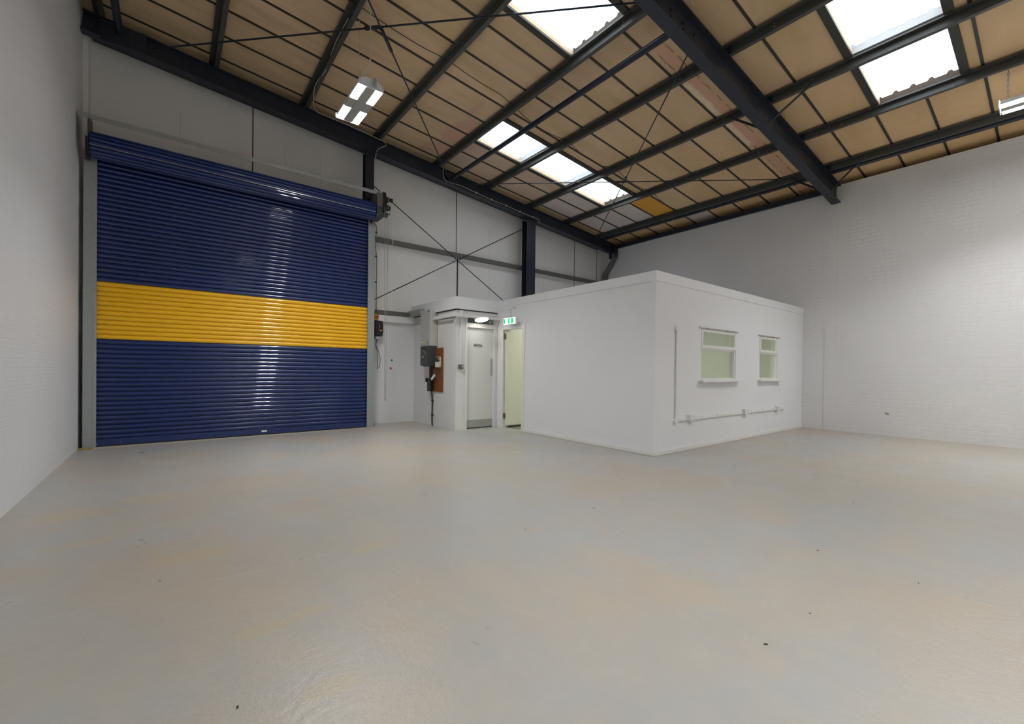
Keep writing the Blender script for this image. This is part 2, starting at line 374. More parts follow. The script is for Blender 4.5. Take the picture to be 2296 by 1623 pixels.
# ---------------------------------------------------------------- rooflights
for n, (k, y0, y1) in enumerate(RL):
    x0, x1 = PUR[k - 1] - .06, PUR[k] - .06
    w = senm('window_%d' % (n + 1), ((x0 + x1) / 2, (y0 + y1) / 2, ceil((x0 + x1) / 2)))
    f = B()
    for ya, yb in ((y0 - .09, y0), (y1, y1 + .09)):
        sweep(f, [(-.045, 0), (.045, 0), (.045, .03), (-.045, .03)], (x0 + .03, (ya + yb) / 2, ceil(x0 + .03, 5.99)), (x1 - .0, (ya + yb) / 2, ceil(x1, 5.99)))
    obj('window_frame', f, 'bar', w)
    f = B()                                                        # pale upstands round the opening
    for yy in (y0 - .02, y1 + .02): sweep(f, [(-.018, 0), (.018, 0), (.018, .16), (-.018, .16)], (x0 - .05, yy, ceil(x0 - .05, 6.03)), (x1 + .05, yy, ceil(x1 + .05, 6.03)))
    box(f, x0 - .06, x0 - .03, y0 - .03, y1 + .03, ceil(x0, 6.03), ceil(x0, 6.17))
    obj('upstand', f, 'sealant', w)
    # corrugated translucent sheet, ribs run down the slope
    f = B(); prof = []; npitch = 5; P = (y1 - y0 + .1) / npitch
    for i in range(npitch):
        ya = y0 - .05 + i * P
        prof += [(ya, 0), (ya + P * .62, 0), (ya + P * .74, .034), (ya + P * .88, .034)]
    prof.append((y1 + .05, 0)); rows = []
    for xx in (x0 - .08, x1 + .08): rows.append([f.verts.new((xx, yy, ceil(xx, 6.115 + z))) for yy, z in prof])
    for i in range(len(prof) - 1): f.faces.new((rows[0][i], rows[0][i + 1], rows[1][i + 1], rows[1][i]))
    obj('corrugated_sheet', f, 'grp', w)
    f = B(); lo = []                                                # profiled filler under the sheet at the lower purlin
    xf = x1 - .004
    for dx in (0, .05):
        lo.append(([f.verts.new((xf + dx, yy, ceil(xf, 6.03))) for yy, z in prof], [f.verts.new((xf + dx, yy, ceil(xf, 6.108 + z))) for yy, z in prof]))
    (a0, a1), (c0, c1) = lo
    for i in range(len(prof) - 1):
        f.faces.new((a0[i], a0[i + 1], a1[i + 1], a1[i])); f.faces.new((c0[i], c1[i], c1[i + 1], c0[i + 1]))
        f.faces.new((a1[i], a1[i + 1], c1[i + 1], c1[i])); f.faces.new((a0[i], c0[i], c0[i + 1], a0[i + 1]))
    obj('foam_filler', f, 'filler', w)
    # daylight is guided to the opening
    ld = bpy.data.lights.new('rooflight_portal', 'AREA'); ld.shape = 'RECTANGLE'; ld.size = x1 - x0; ld.size_y = y1 - y0
    ld.cycles.is_portal = True
    lo_ = bpy.data.objects.new('rooflight_portal', ld); COL.objects.link(lo_)
    lo_.location = ((x0 + x1) / 2, (y0 + y1) / 2, ceil((x0 + x1) / 2, 6.09)); lo_.rotation_euler = (0, math.atan(SL), 0)

# ---------------------------------------------------------------- roof steel
ordn = ['first', 'second', 'third', 'fourth', 'fifth', 'sixth', 'seventh', 'eighth', 'ninth', 'tenth', 'eleventh', 'twelfth', 'thirteenth', 'fourteenth', 'fifteenth']
plab = ['shadowed short dark steel purlin tucked in the corner by the left wall', 'steep dark steel purlin crossing above the left part of the blue shutter',
        'dark steel purlin with a pale cable running down its side, left of the hanging lamp', 'dark steel purlin just right of the hanging four-strip lamp',
        'dark steel purlin along the lower edge of the big top rooflight', 'dark steel purlin between the first two of the three small rooflights',
        'dark steel purlin between the second and third of the three small rooflights', 'dark steel purlin below the third small rooflight, carrying the chain of the right hand lamp',
        'lowest dark steel purlin, running closest to the right wall']
for i, p in enumerate(PUR):
    # Z section: bottom flange to the right, web, top flange to the left
    prof = [(0, 0), (-.060, 0), (-.060, .1005), (-.120, .1005), (-.120, .085), (-.126, .085), (-.126, .106), (-.054, .106), (-.054, .006), (-.006, .006), (-.006, .02), (0, .02)]
    z = 5.9 - SL * p + .001
    bm = B(); poly = [(a + (p), b_ + z) for a, b_ in prof]
    A = [bm.verts.new((a, YF, c)) for a, c in poly]; C_ = [bm.verts.new((a, 8.62, c)) for a, c in poly]
    for j in range(len(poly)): bm.faces.new((A[j], A[(j + 1) % len(poly)], C_[(j + 1) % len(poly)], C_[j]))
    bm.faces.new(A); bm.faces.new(C_[::-1])
    if i == 8: pass
    o = tag(obj('purlin', bm, 'purlin'), plab[i], 'roof beam', 'steel purlins under the roof')
    if i >= 4:                                                       # bolt heads beside the rafter
        bb = B()
        for yy in (2.28, 3.55):
            for zz in (.035, .075): rod(bb, (p - .064, yy, z + zz), (p - .058, yy, z + zz), .007, 8)
        parts('bolt_head', bb, 'chrome', o)
o = tag(obj('eaves_channel', box(B(), 9.69, 9.80, YF, 8.62, ceil(9.8, 5.90), ceil(9.8, 5.93)), 'steel'), 'narrow black channel fixed along the lowest purlin beside the right wall', 'roof beam')
# ceiling bars
for j, y in enumerate(BARS[::-1]):
    cuts = []; segs = []
    for (k, y0, y1) in RL:
        if y0 - .10 < y < y1 + .10: cuts.append((PUR[k - 1] - .06, PUR[k] - .06))
    x = XL
    def seg(xa, xb):
        bm = B()
        if xb - xa > .05: segs.append(sweep(bm, [(-.016, 0), (.016, 0), (.016, .013), (-.016, .013)], (xa, y, ceil(xa, 6.0075)), (xb, y, ceil(xb, 6.0075))))
    for c0, c1 in sorted(cuts): seg(x, c0); x = c1
    seg(x, 10.9)
    for q, bm in enumerate(segs):
        side = '' if len(segs) == 1 else (', piece left of the rooflight', ', piece right of the rooflight')[q]
        tag(obj('ceiling_bar', bm, 'bar'), 'thin dark ceiling bar, %s from the rear wall%s' % (ordn[j], side), 'ceiling bar', 'thin dark bars holding the ceiling boards')
# rafters
t_ = thing('rafter', 'massive dark blue steel beam crossing the roof and landing on the right wall', 'steel beam', (5, 2.91, 5.2))
b = B(); sweep(b, ibeam(.155, .352, .016, .01), (XL, 2.91, ceil(XL, 5.545)), (10.325, 2.91, ceil(10.325, 5.545)), (0, 0, 1)); obj('beam', b, 'steel', t_)
for xx in (5.77, 7.07, 8.36, 9.66):                                   # cleats against the web under each purlin
    b = B(); box(b, xx - .075, xx - .061, 2.80, 3.02, ceil(xx, 5.905), ceil(xx, 5.995)); obj('cleat', b, 'steel', t_)
b = B()
for xx, dz in ((4.7, .12), (4.7, .2), (4.45, .12), (4.45, .2), (4.95, .1), (4.95, .2)): rod(b, (xx, 2.88, ceil(xx, 5.545) + dz), (xx, 2.905, ceil(xx, 5.545) + dz), .014, 8)
parts('bolt_head', b, 'steel', t_)
t_ = thing('rafter', 'dark blue steel beam sloping along the top of the rear wall', 'steel beam', (5, 8.5, 5.2))
b = B(); sweep(b, ibeam(.15, .275, .014, .01), (XL, 8.505, ceil(XL, 5.62)), (10.2, 8.505, ceil(10.2, 5.62))); obj('beam', b, 'steel', t_)
b = B(); box(b, -.78, -.30, 8.415, 8.425, ceil(-.5, 5.60), ceil(-.5, 5.88)); obj('splice_plate', b, 'steel', t_)
b = B(); sweep(b, [(-.05, 0), (.05, 0), (.05, .09), (-.05, .09)], (-.9, 8.88, ceil(-.9, 5.76)), (10.0, 8.88, ceil(10.0, 5.76)))
struct('trim_3', b, 'steel')                                         # black flashing at the head of the rear lining
b = B(); box(b, 10.19, 10.325, 8.40, 8.62, 4.50, 4.86); tag(obj('haunch_block', b, 'steel'), 'black steel block at the corner where the rear beam meets the right wall', 'steel block')
b = B(); sweep(b, [(-.03, 0), (.035, 0), (.035, .10), (-.03, .10)], (10.30, 3.03, 4.775), (10.30, 8.38, 4.775))
tag(obj('wall_plate', b, 'steel'), 'black steel angle along the top of the right wall behind the massive beam', 'steel angle')
# tube struts
for x0, lab in ((-.58, 'short dark tubular strut in the top left corner above the shutter'), (4.73, 'long glossy dark tubular strut crossing in front of the first small rooflight')):
    b = B(); rod(b, (x0, 2.92, ceil(x0, 5.745)), (x0, 8.50, ceil(x0, 5.745)), .043, 20)
    t_ = thing('tube_strut', lab, 'strut', (x0, 5.7, ceil(x0, 5.745)), 'tubular struts between the beams')
    obj('tube', b, 'brace', t_, True)
    b = B(); box(b, x0 - .10, x0 + .10, 8.40, 8.414, ceil(x0, 5.64), ceil(x0, 5.85)); obj('end_plate', b, 'steel', t_)
# roof cross bracing
def zz(x, a): return ceil(x, a)
def brace(name, p0, p1, r, lab, grp, buckle=None):
    t_ = thing(name, lab, 'brace', p0, grp)
    b = B(); rod(b, p0, p1, r, 8); obj('rod', b, 'brace', t_)
    if buckle is not None:
        a = Vector(p0).lerp(Vector(p1), buckle[0]); c = Vector(p0).lerp(Vector(p1), buckle[1])
        b = B(); rod(b, a, c, r * 2.2, 8); obj('turnbuckle', b, 'steel', t_)
g = 'thin roof bracing rods'
brace('bracing_rod', (-.23, 8.42, zz(-.23, 5.745)), (4.2, 3.0, zz(4.2, 5.745)), .011, 'long bracing rod crossing the top of the photo above the hanging lamp', g, (.49, .52))
brace('bracing_rod', (-.25, 3.0, zz(-.25, 5.715)), (4.66, 8.42, zz(4.66, 5.715)), .011, 'bracing rod falling steeply just right of the hanging lamp cable', g, (.475, .525))
brace('bracing_rod', (5.06, 8.42, zz(5.06, 5.745)), (9.45, 3.02, zz(9.45, 5.745)), .010, 'nearly level bracing rod crossing in front of the third small rooflight', g, (.47, .50))
brace('bracing_rod', (9.30, 8.42, zz(9.3, 5.715)), (5.08, 3.02, zz(5.08, 5.715)), .010, 'bracing rod running from the massive beam down to the rear right roof corner', g, (.50, .53))
g = 'thin bracing rods across the rear wall'
brace('wall_bracing_rod', (3.09, 8.66, 4.77), (6.6, 8.66, 2.66), .010, 'black bracing rod sloping down to the right from the shutter motor across the rear wall', g, None)
brace('wall_bracing_rod', (6.97, 8.62, 4.745), (3.07, 8.62, 2.47), .010, 'black bracing rod sloping down to the left from the rear wall column', g, (.44, .49))
# knee braces
g = 'knee braces beside the massive roof beam'
for p0, p1, lab in (((6.95, 2.84, 4.89), (6.99, 2.25, 5.24), 'knee brace on the near side of the massive beam, upper of the two'),
                    ((6.95, 2.99, 4.89), (6.97, 3.43, 5.24), 'knee brace on the far side of the massive beam, upper of the two'),
                    ((9.72, 2.84, 4.62), (9.64, 2.38, 4.97), 'knee brace on the near side of the massive beam, close to the right wall'),
                    ((9.66, 2.99, 4.66), (9.58, 3.43, 4.97), 'knee brace on the far side of the massive beam, close to the right wall')):
    b = B(); sweep(b, [(-.016, -.016), (.016, -.016), (.016, -.011), (-.011, -.011), (-.011, .016), (-.016, .016)], p0, p1)
    tag(obj('knee_brace', b, 'steel'), lab, 'brace', g)

# columns
t_ = thing('steel_column', 'black steel column beside the shutter motor, rising to the rear beam', 'column', (2.98, 8.62, 0))
b = B(); sweep(b, [(p[0], p[1] - .08) for p in ibeam(.165, .16, .012, .009)], (2.985, 8.60, 0), (2.985, 8.60, ceil(2.985, 5.62)), (0, 1, 0)); obj('column_shaft', b, 'steel', t_)
t_ = thing('steel_column', 'dark steel column on the rear wall rising out from behind the white office', 'column', (7.05, 8.62, 0))
b = B(); sweep(b, [(p[0], p[1] - .10) for p in ibeam(.28, .20, .014, .012)], (7.055, 8.60, 0), (7.055, 8.60, ceil(7.055, 5.62)), (0, 1, 0)); obj('column_shaft', b, 'steel', t_)
b = B(); box(b, XL, -.925, 8.72, YB, 0, 5.84); struct('trim_4', b, 'lining')
# girt and joints on the rear lining
b = B(); sweep(b, [(-.06, 0), (.06, 0), (.06, .006), (-.054, .006), (-.054, .085), (-.06, .085)][::1], (10.30, 8.88, 3.735), (3.07, 8.88, 3.735))
tag(obj('sheeting_rail', b, 'girt'), 'grey green steel rail running level across the rear wall', 'rail')
k = 5
for x, w, z0, z1 in ((1.095, .014, 2.35, 5.68), (5.16, .014, 3.82, 5.26), (5.20, .03, 2.3, 3.735), (9.06, .012, 2.4, 4.87), (10.02, .008, 2.4, 4.75)):
    b = B(); box(b, x - w / 2, x + w / 2, YB - .008, YB + .004, z0, z1); struct('trim_%d' % k, b, 'black'); k += 1
for x in (1.6, 2.2, 6.1, 7.9, .1):
    b = B(); box(b, x - .0015, x + .0015, YB - .001, YB + .004, 2.35, 4.7 + .5 * (x < 5)); struct('trim_%d' % k, b, 'seam'); k += 1
# head of the brickwork: exposed steel and white boarding
b = B(); box(b, 3.1, 4.0, 8.90, 8.965, 2.262, 2.335); struct('trim_%d' % k, b, 'girt'); k += 1
b = B(); box(b, 3.10, LX, 8.91, YB, 2.125, 2.25); struct('trim_%d' % k, b, 'trim'); k += 1
b = B(); rr = random.Random(3); x = 3.1
while x < 3.95:
    w = rr.uniform(.05, .14); box(b, x, x + w, 8.945, 8.955, 2.335 - rr.uniform(.0, .025), 2.352); x += w
struct('trim_%d' % k, b, 'insul'); k += 1
b = B(); box(b, 3.075, 3.15, 8.78, YB, 0, 1.5); box(b, 3.075, 3.11, 8.68, YB, 0, .3); struct('trim_%d' % k, b, 'trim'); k += 1
b = B(); box(b, XR - .010, XR + .01, 2.875, 3.078, 0, 4.52); struct('trim_%d' % k, b, 'brick_y'); k += 1

# ---------------------------------------------------------------- roller shutter
sh = thing('roller_shutter', 'large blue roller shutter with a broad yellow band, closed', 'roller shutter', (1.07, 8.46, 0))
PITCH = .0668; YS = 8.46
def curtain(z0, n, x0=-.83, x1=2.965):
    bm = B(); prof = []
    for i in range(n):
        za = z0 + i * PITCH
        prof += [(za, .012), (za + .004, .004)]
        for j in range(7):
            t = j / 6; prof.append((za + .006 + t * .050, -.0145 * math.sin(math.pi * (.12 + .76 * t)) ))
        prof += [(za + .059, .006), (za + .0635, .012)]
    prof.append((z0 + n * PITCH, .012))
    A = [bm.verts.new((x0, YS + yo, z)) for z, yo in prof]; C_ = [bm.verts.new((x1, YS + yo, z)) for z, yo in prof]
    for i in range(len(prof) - 1): bm.faces.new((A[i], C_[i], C_[i + 1], A[i + 1]))
    return bm
Z1, Z2 = 1.513, 2.314
zb = Z1 - 21 * PITCH
obj('slat_curtain', curtain(zb, 21), 'blue', sh, True); obj('yellow_slat_band', curtain(Z1, 12), 'yellow', sh, True)['label'] = 'yellow band of slats'
obj('slat_curtain', curtain(Z1 + 12 * PITCH, 28), 'blue', sh, True)
b = B(); box(b, -.83, 2.965, YS - .014, YS + .014, .022, zb + .001, .003); obj('bottom_rail', b, 'blue', sh)
b = B(); box(b, -.83, 2.965, YS - .010, YS + .012, .004, .022); obj('rubber_seal', b, 'black', sh)
b = B()                                                              # coil
cy, cz, cr = 8.245, 4.105, .158; nn = 16
prof = []
for i in range(nn):
    for j, (t0, h) in enumerate(((0, -.012), (.08, -.004), (.2, .004), (.36, .009), (.55, .010), (.75, .006), (.9, -.001), (.95, -.012))):
        a = 2 * math.pi * (i + t0) / nn; rr_ = cr + h
        prof.append((cy + rr_ * math.cos(a), cz + rr_ * math.sin(a)))
A = [b.verts.new((-.845, y, z)) for y, z in prof]; C_ = [b.verts.new((2.955, y, z)) for y, z in prof]
for i in range(len(prof)): b.faces.new((A[i], A[(i + 1) % len(prof)], C_[(i + 1) % len(prof)], C_[i]))
b.faces.new(A); b.faces.new(C_[::-1]); obj('curtain_coil', b, 'blue', sh)
b = B(); box(b, -.845, 2.95, cy - .166, cy - .160, 4.045, 4.052); obj('coil_edge', b, 'chrome', sh)
for x0, x1, lip in ((-.935, -.80, (-.835, -.80)), (2.925, 3.055, (2.925, 2.955))):
    b = B(); box(b, x0, x1, 8.405, 8.425, 0, 4.055); box(b, x0 if x0 < 0 else x1 - .006, x0 + .006 if x0 < 0 else x1, 8.425, 8.50, 0, 4.055)
    box(b, lip[0], lip[1], 8.397, 8.405, 0.0, 4.055, .002)
    obj('guide_channel', b, 'galv', sh)
b = B(); box(b, -.96, 3.07, 8.13, 8.137, 4.40, 4.462); box(b, -.96, 3.07, 8.137, 8.17, 4.456, 4.462); obj('support_angle', b, 'galv', sh)
b = B(); box(b, -.905, -.865, 8.47, 8.50, 4.05, 4.60); box(b, 2.99, 3.04, 8.47, 8.50, 4.05, 4.46); parts('wall_angle', b, 'galv', sh)
b = B()                                                              # left bearing plate
poly = [(8.50, 4.50), (8.50, 3.94), (8.30, 3.94), (8.09, 4.02), (8.09, 4.22), (8.14, 4.46)]
def plate(bm, poly, x0, x1):
    A = [bm.verts.new((x0, y, z)) for y, z in poly]; C_ = [bm.verts.new((x1, y, z)) for y, z in poly]
    for i in range(len(poly)): bm.faces.new((A[i], A[(i + 1) % len(poly)], C_[(i + 1) % len(poly)], C_[i]))
    bm.faces.new(A); bm.faces.new(C_[::-1])
plate(b, poly, -.865, -.857); box(b, -.915, -.86, 8.36, 8.375, 3.93, 4.25); obj('bearing_plate', b, 'darkgrey', sh)
b = B(); plate(b, poly, 2.972, 2.98); box(b, 2.95, 2.99, 8.36, 8.40, 3.92, 4.10); box(b, 3.03, 3.07, 8.44, 8.47, 3.80, 3.95); obj('bearing_plate', b, 'darkgrey', sh)
b = B(); box(b, 1.185, 1.265, YS - .018, YS - .013, .055, .083, .002); obj('name_plate', b, 'white', sh)
b = B(); rod(b, (-.795, 8.43, .05), (-.795, 8.40, .05), .008, 8); rod(b, (-.55, YS - .02, .06), (-.55, YS - .012, .06), .005, 8); parts('rivet', b, 'chrome', sh)

# motor
mo = thing('shutter_motor', 'black shutter drive unit with motor at the right end of the coil', 'motor', (3.08, 8.2, 4.25))
b = B(); plate(b, [(8.12, 4.47), (8.28, 4.47), (8.36, 4.30), (8.36, 4.05), (8.14, 4.13), (8.07, 4.22)], 3.10, 3.155); obj('chain_guard', b, 'black', mo)
b = B(); box(b, 2.982, 3.10, 8.12, 8.42, 4.18, 4.44); obj('gearbox', b, 'girt', mo)
b = B(); box(b, 2.982, 3.10, 8.14, 8.42, 3.98, 4.18); obj('mounting_bracket', b, 'darkgrey', mo)
b = B(); rod(b, (3.155, 8.22, 4.375), (3.245, 8.22, 4.375), .055, 20); rod(b, (3.245, 8.22, 4.385), (3.29, 8.22, 4.385), .03, 16); rod(b, (3.29, 8.22, 4.385), (3.315, 8.22, 4.385), .04, 16); obj('motor_housing', b, 'black', mo, True)
b = B(); rod(b, (3.155, 8.22, 4.22), (3.24, 8.22, 4.22), .06, 20); rod(b, (3.24, 8.22, 4.22), (3.27, 8.22, 4.22), .045, 16); obj('brake_housing', b, 'black', mo, True)
b = B(); box(b, 3.10, 3.25, 8.13, 8.34, 4.085, 4.095); box(b, 3.10, 3.19, 8.13, 8.14, 4.0, 4.09); obj('base_plate', b, 'darkgrey', mo)
b = B()
for p in ((3.02, 4.15), (3.03, 4.10), (3.05, 4.05), (3.0, 4.02)): rod(b, (p[0], 8.14, p[1]), (p[0], 8.112, p[1]), .007, 8)
parts('bolt_head', b, 'chrome', mo)
b = B(); tube(b, smoothpath([(3.19, 8.12, 4.20), (3.13, 8.10, 4.08), (3.08, 8.12, 4.02), (3.03, 8.2, 3.99)]), .006); obj('lead', b, 'gcable', mo)
# hand chain
def chain(bm, p0, p1, L=.036, r=.006):
    p0, p1 = Vector(p0), Vector(p1); n = int((p1 - p0).length / (L * .72)); d = (p1 - p0).normalized()
    for i in range(n):
        c = p0 + d * (L * .72 * (i + .5)); s = Vector((1, 0, 0)) if i % 2 else Vector((0, 1, 0)); s = (s - d * s.dot(d)).normalized()
        pts = []
        for a, c2 in ((-.5, -.6), (-.5, .6), (0, 1), (.5, .6), (.5, -.6), (0, -1)):
            pts.append(c + d * (c2 * L * .5) + s * (a * L * .36))
        pts.append(pts[0]); tube(bm, pts, r * .55, 5)
b = B(); chain(b, (3.125, 8.10, 4.22), (3.155, 8.10, .56), .024, .0042); chain(b, (3.195, 8.10, 4.40), (3.172, 8.10, .56), .024, .0042)
box(b, 3.155, 3.18, 8.09, 8.11, .53, .57, .004)
tag(obj('hand_chain', b, 'galv'), 'long looped steel hand chain hanging beside the blue shutter', 'chain')
b = B(); rod(b, (3.34, 8.25, 4.36), (3.335, 8.25, 2.30), .0022, 6); rod(b, (3.36, 8.27, 4.12), (3.355, 8.27, 2.30), .0022, 6)
parts('pull_cord', b, 'white', mo)
ca = thing('cable', 'slack grey cable clipped down the right edge of the shutter guide', 'cable', (3.1, 8.5, 3))
b = B(); tube(b, smoothpath([(3.06, 8.45, 3.98), (3.11, 8.50, 3.93), (3.12, 8.5, 3.82), (3.09, 8.50, 3.65), (3.10, 8.50, 3.5), (3.125, 8.5, 3.28), (3.125, 8.5, 2.9), (3.125, 8.5, 2.5), (3.17, 8.62, 2.32), (3.25, 8.78, 2.26), (3.28, 8.80, 2.2)]), .0065); obj('flex', b, 'gcable', ca, True)
for z in (3.80, 3.33, 2.83): b = B(); box(b, 3.055, 3.13, 8.49, 8.505, z - .012, z + .012); obj('clip', b, 'black', ca)
# control station
cs = thing('shutter_control_box', 'black shutter control box with three orange buttons on the brick wall', 'control box', (3.3, 8.86, 1.9))
b = B(); box(b, 3.215, 3.375, 8.80, 8.95, 1.80, 2.115, .012); box(b, 3.365, 3.40, 8.83, 8.94, 1.86, 2.07, .01); obj('enclosure', b, 'black', cs)
for z in (2.03, 1.985, 1.935): b = B(); rod(b, (3.30, 8.80, z), (3.30, 8.788, z), .011, 12); obj('push_button', b, 'orange', cs)
b = B(); box(b, 3.315, 3.36, 8.796, 8.801, 1.905, 1.925); obj('label_strip', b, 'yel', cs)
b = B(); box(b, 3.24, 3.33, 8.82, 8.94, 1.74, 1.80, .01); obj('cable_gland', b, 'ltgrey', cs)
es = thing('emergency_stop', 'yellow emergency stop box with red button above the shutter control box', 'switch', (3.28, 8.86, 2.2))
b = B(); box(b, 3.225, 3.30, 8.84, 8.95, 2.125, 2.255, .006); obj('enclosure', b, 'yel', es)
b = B(); rod(b, (3.262, 8.84, 2.185), (3.262, 8.805, 2.185), .028, 18); obj('stop_button', b, 'red', es, True)
b = B(); box(b, 3.30, 3.355, 8.85, 8.95, 2.115, 2.21, .006); obj('junction_cover', b, 'white', es)
b = B(); box(b, 3.165, 3.195, 8.80, 8.95, 2.10, 2.29, .01); tag(obj('terminal_cover', b, 'white'), 'slim white plastic cover left of the emergency stop button', 'cover')
b = B()
tube(b, smoothpath([(3.28, 8.86, 1.745), (3.25, 8.84, 1.62), (3.30, 8.84, 1.5), (3.34, 8.84, 1.36), (3.33, 8.84, 1.2), (3.285, 8.84, 1.13)]), .006)
tube(b, smoothpath([(3.285, 8.84, 1.745), (3.25, 8.85, 1.60), (3.29, 8.85, 1.45), (3.285, 8.85, 1.28), (3.28, 8.84, 1.12)]), .006)
tag(obj('dangling_cable', b, 'gcable', None, True), 'grey cable looping loosely below the shutter control box', 'cable')
b = B(); tube(b, smoothpath([(3.43, 8.90, 2.115), (3.9, 8.90, 2.11), (4.04, 8.90, 2.11), (4.09, 8.90, 2.15), (4.10, 8.90, 2.30)]), .009)
tag(obj('conduit', b, 'white', None, True), 'white pipe bending up at the corner below the grey cable tray', 'pipe')
for x, z, mm, lab in ((3.635, 1.315, 'green', 'small square green sticker on the white brick wall'), (3.615, 1.145, 'red', 'small square red sticker on the white brick wall')):
    b = B(); box(b, x - .018, x + .018, YB - .004, YB + .001, z - .02, z + .02); tag(obj('wall_sticker', b, mm), lab, 'sticker')
b = B(); box(b, -1, 3.1, 8.33, 8.52, -.01, .006); struct('trim_%d' % k, b, 'concrete'); k += 1
b = B()
for i in range(14):
    a = random.random() * .16; c_ = random.random() * .12; s = .012 + random.random() * .02
    bmesh.ops.create_icosphere(b, subdivisions=1, radius=s, matrix=Matrix.Translation((-.97 + a, 8.30 + c_, .004)) @ Matrix.Diagonal((1, 1, .5, 1)))
o = tag(obj('dirt_heap', b, 'earth'), 'crumbs of ochre dirt in the corner at the foot of the left shutter guide', 'dirt'); o['kind'] = 'stuff'

# ---------------------------------------------------------------- lobby
b = B(); box(b, LX, LX + .12, LY + .12, YB, 0, 2.26); struct('wall_lobby_side', b, 'brick_y')
b = B(); box(b, LX, 4.365, LY - .0005, LY + .12, 0, 2.26); struct('wall_lobby_front', b, 'brick_x')
b = B(); box(b, 4.10, OX, LY - .035, YB, 2.275, 2.503); struct('trim_%d' % k, b, 'plaster'); k += 1
b = B(); box(b, 4.13, OX, LY - .008, YB, 2.255, 2.275); struct('trim_%d' % k, b, 'black'); k += 1
b = B(); box(b, 4.365, OX, LY - .004, LY + .1, 2.145, 2.255); box(b, 4.38, OX, LY - .02, LY - .004, 2.20, 2.225); struct('trim_%d' % k, b, 'trim'); k += 1
# staff door
d1 = senm('door_1', (4.68, LY, 0))
b = B()
box(b, 4.345, 4.378, LY - .015, LY + .10, 0, 2.15); box(b, 5.0, 5.075, LY - .015, LY + .10, 0, 2.15); box(b, 4.378, 5.0, LY - .01, LY + .1, 1.945, 2.03); box(b, 4.378, 5.0, LY - .018, LY - .01, 1.946, 1.965)
box(b, 5.001, 5.015, LY - .02, LY - .015, 0, 2.0)
obj('door_frame', b, 'trim', d1)
b = B(); box(b, 4.38, 4.998, LY + .035, LY + .08, .02, 1.943); obj('door_leaf', b, 'door_paint', d1)
b = B(); box(b, 4.382, 4.996, LY + .030, LY + .035, .022, .168); obj('kick_plate', b, 'kick', d1)
b = B(); box(b, 4.945, 4.992, LY + .028, LY + .035, 1.02, 1.36); obj('push_plate', b, 'kick', d1)
b = B(); box(b, 4.38, 5.0, LY + .04, LY + .048, 2.03, 2.145); obj('transom_glass', b, 'glass', d1)
b = B(); box(b, 4.35, 5.05, LY + .25, LY + .3, 1.9, 2.2); obj('tinted_backing', b, mat('transom_backing_tint', (.42, .48, .62), .8), d1)  # added blue-grey panel, its colour brightens the transom glass
sg = thing('staff_only_sign', 'small grey plate lettered Staff Only on the white door', 'sign', (4.646, LY + .03, 1.615))
b = B(); box(b, 4.552, 4.742, LY + .030, LY + .0345, 1.583, 1.642); obj('plate', b, 'ltgrey', sg)
def text(s, size, loc, m, parent, name, rot=(R(90), 0, 0)):
    cu = bpy.data.curves.new('t', 'FONT'); cu.body = s; cu.size = size; cu.align_x = 'CENTER'; cu.align_y = 'CENTER'; cu.extrude = .0008; cu.offset = .0007
    to = bpy.data.objects.new('t', cu); COL.objects.link(to); bpy.context.view_layer.update()
    me = bpy.data.meshes.new_from_object(to.evaluated_get(bpy.context.evaluated_depsgraph_get())); bpy.data.objects.remove(to)
    me.materials.clear(); me.materials.append(M[m]); me.transform(Matrix.Translation(loc) @ Matrix.Rotation(rot[2], 4, 'Z') @ Matrix.Rotation(rot[0], 4, 'X'))
    o = bpy.data.objects.new(name, me); COL.objects.link(o); o.parent = parent; o.matrix_parent_inverse = Matrix.Translation(parent.location).inverted(); return o
text('Staff Only', .046, (4.647, LY + .0288, 1.6115), 'black', sg, 'lettering')
# trunking round the lobby corner
tr = thing('cable_trunking', 'white square trunking wrapping the lobby corner above the staff door', 'trunking', (4.6, 7.1, 2.15))
b = B(); box(b, 4.055, 4.125, 7.06, 8.11, 2.118, 2.180, .004); box(b, 4.126, 5.075, 7.055, 7.125, 2.118, 2.180, .004); obj('trunking_box', b, 'trim', tr)
b = B()
for x in (4.24, 4.62, 4.93): box(b, x - .004, x + .004, 7.052, 7.056, 2.135, 2.15)
box(b, 4.053, 4.056, 8.0, 8.02, 2.14, 2.15); parts('screw_head', b, 'darkgrey', tr)
b = B(); plate(b, [(LY, 2.116), (7.055, 2.116), (7.07, 2.09), (LY, 1.98)], 4.10, 4.118); plate(b, [(LY, 2.116), (7.055, 2.116), (7.07, 2.09), (LY, 1.98)], 5.03, 5.048)
parts('bracket', b, 'trim', tr)
b = B(); box(b, 4.085, 4.14, 7.20, 7.72, 2.07, 2.10, .008); tag(obj('white_batten', b, 'trim'), 'short white batten just below the trunking on the lobby side wall', 'batten')
b = B(); box(b, 4.195, 4.262, 7.115, 7.150, 2.19, 2.25, .01); rod(b, (4.228, 7.116, 2.222), (4.228, 7.10, 2.222), .03, 16)
tag(obj('round_junction_box', b, 'white'), 'round white junction box above the trunking at the lobby corner', 'junction box')
dl = thing('bulkhead_light', 'glowing round ceiling light under the trunking above the staff door', 'lamp', (4.58, 7.02, 2.09))
b = B(); rod(b, (4.575, 6.962, 2.112), (4.575, 6.955, 2.086), .135, 40); obj('lamp_body', b, 'white', dl, True)
b = B(); rod(b, (4.575, 6.955, 2.0855), (4.575, 6.9535, 2.080), .124, 40); obj('diffuser', b, 'disc', dl, True)
b = B(); rod(b, (4.565, 7.0, 2.12), (4.565, 7.05, 2.13), .012, 8); obj('bracket', b, 'white', dl)
sw = thing('light_switch', 'small grey metal light switch beside the staff door', 'switch', (4.236, 7.14, 1.19))
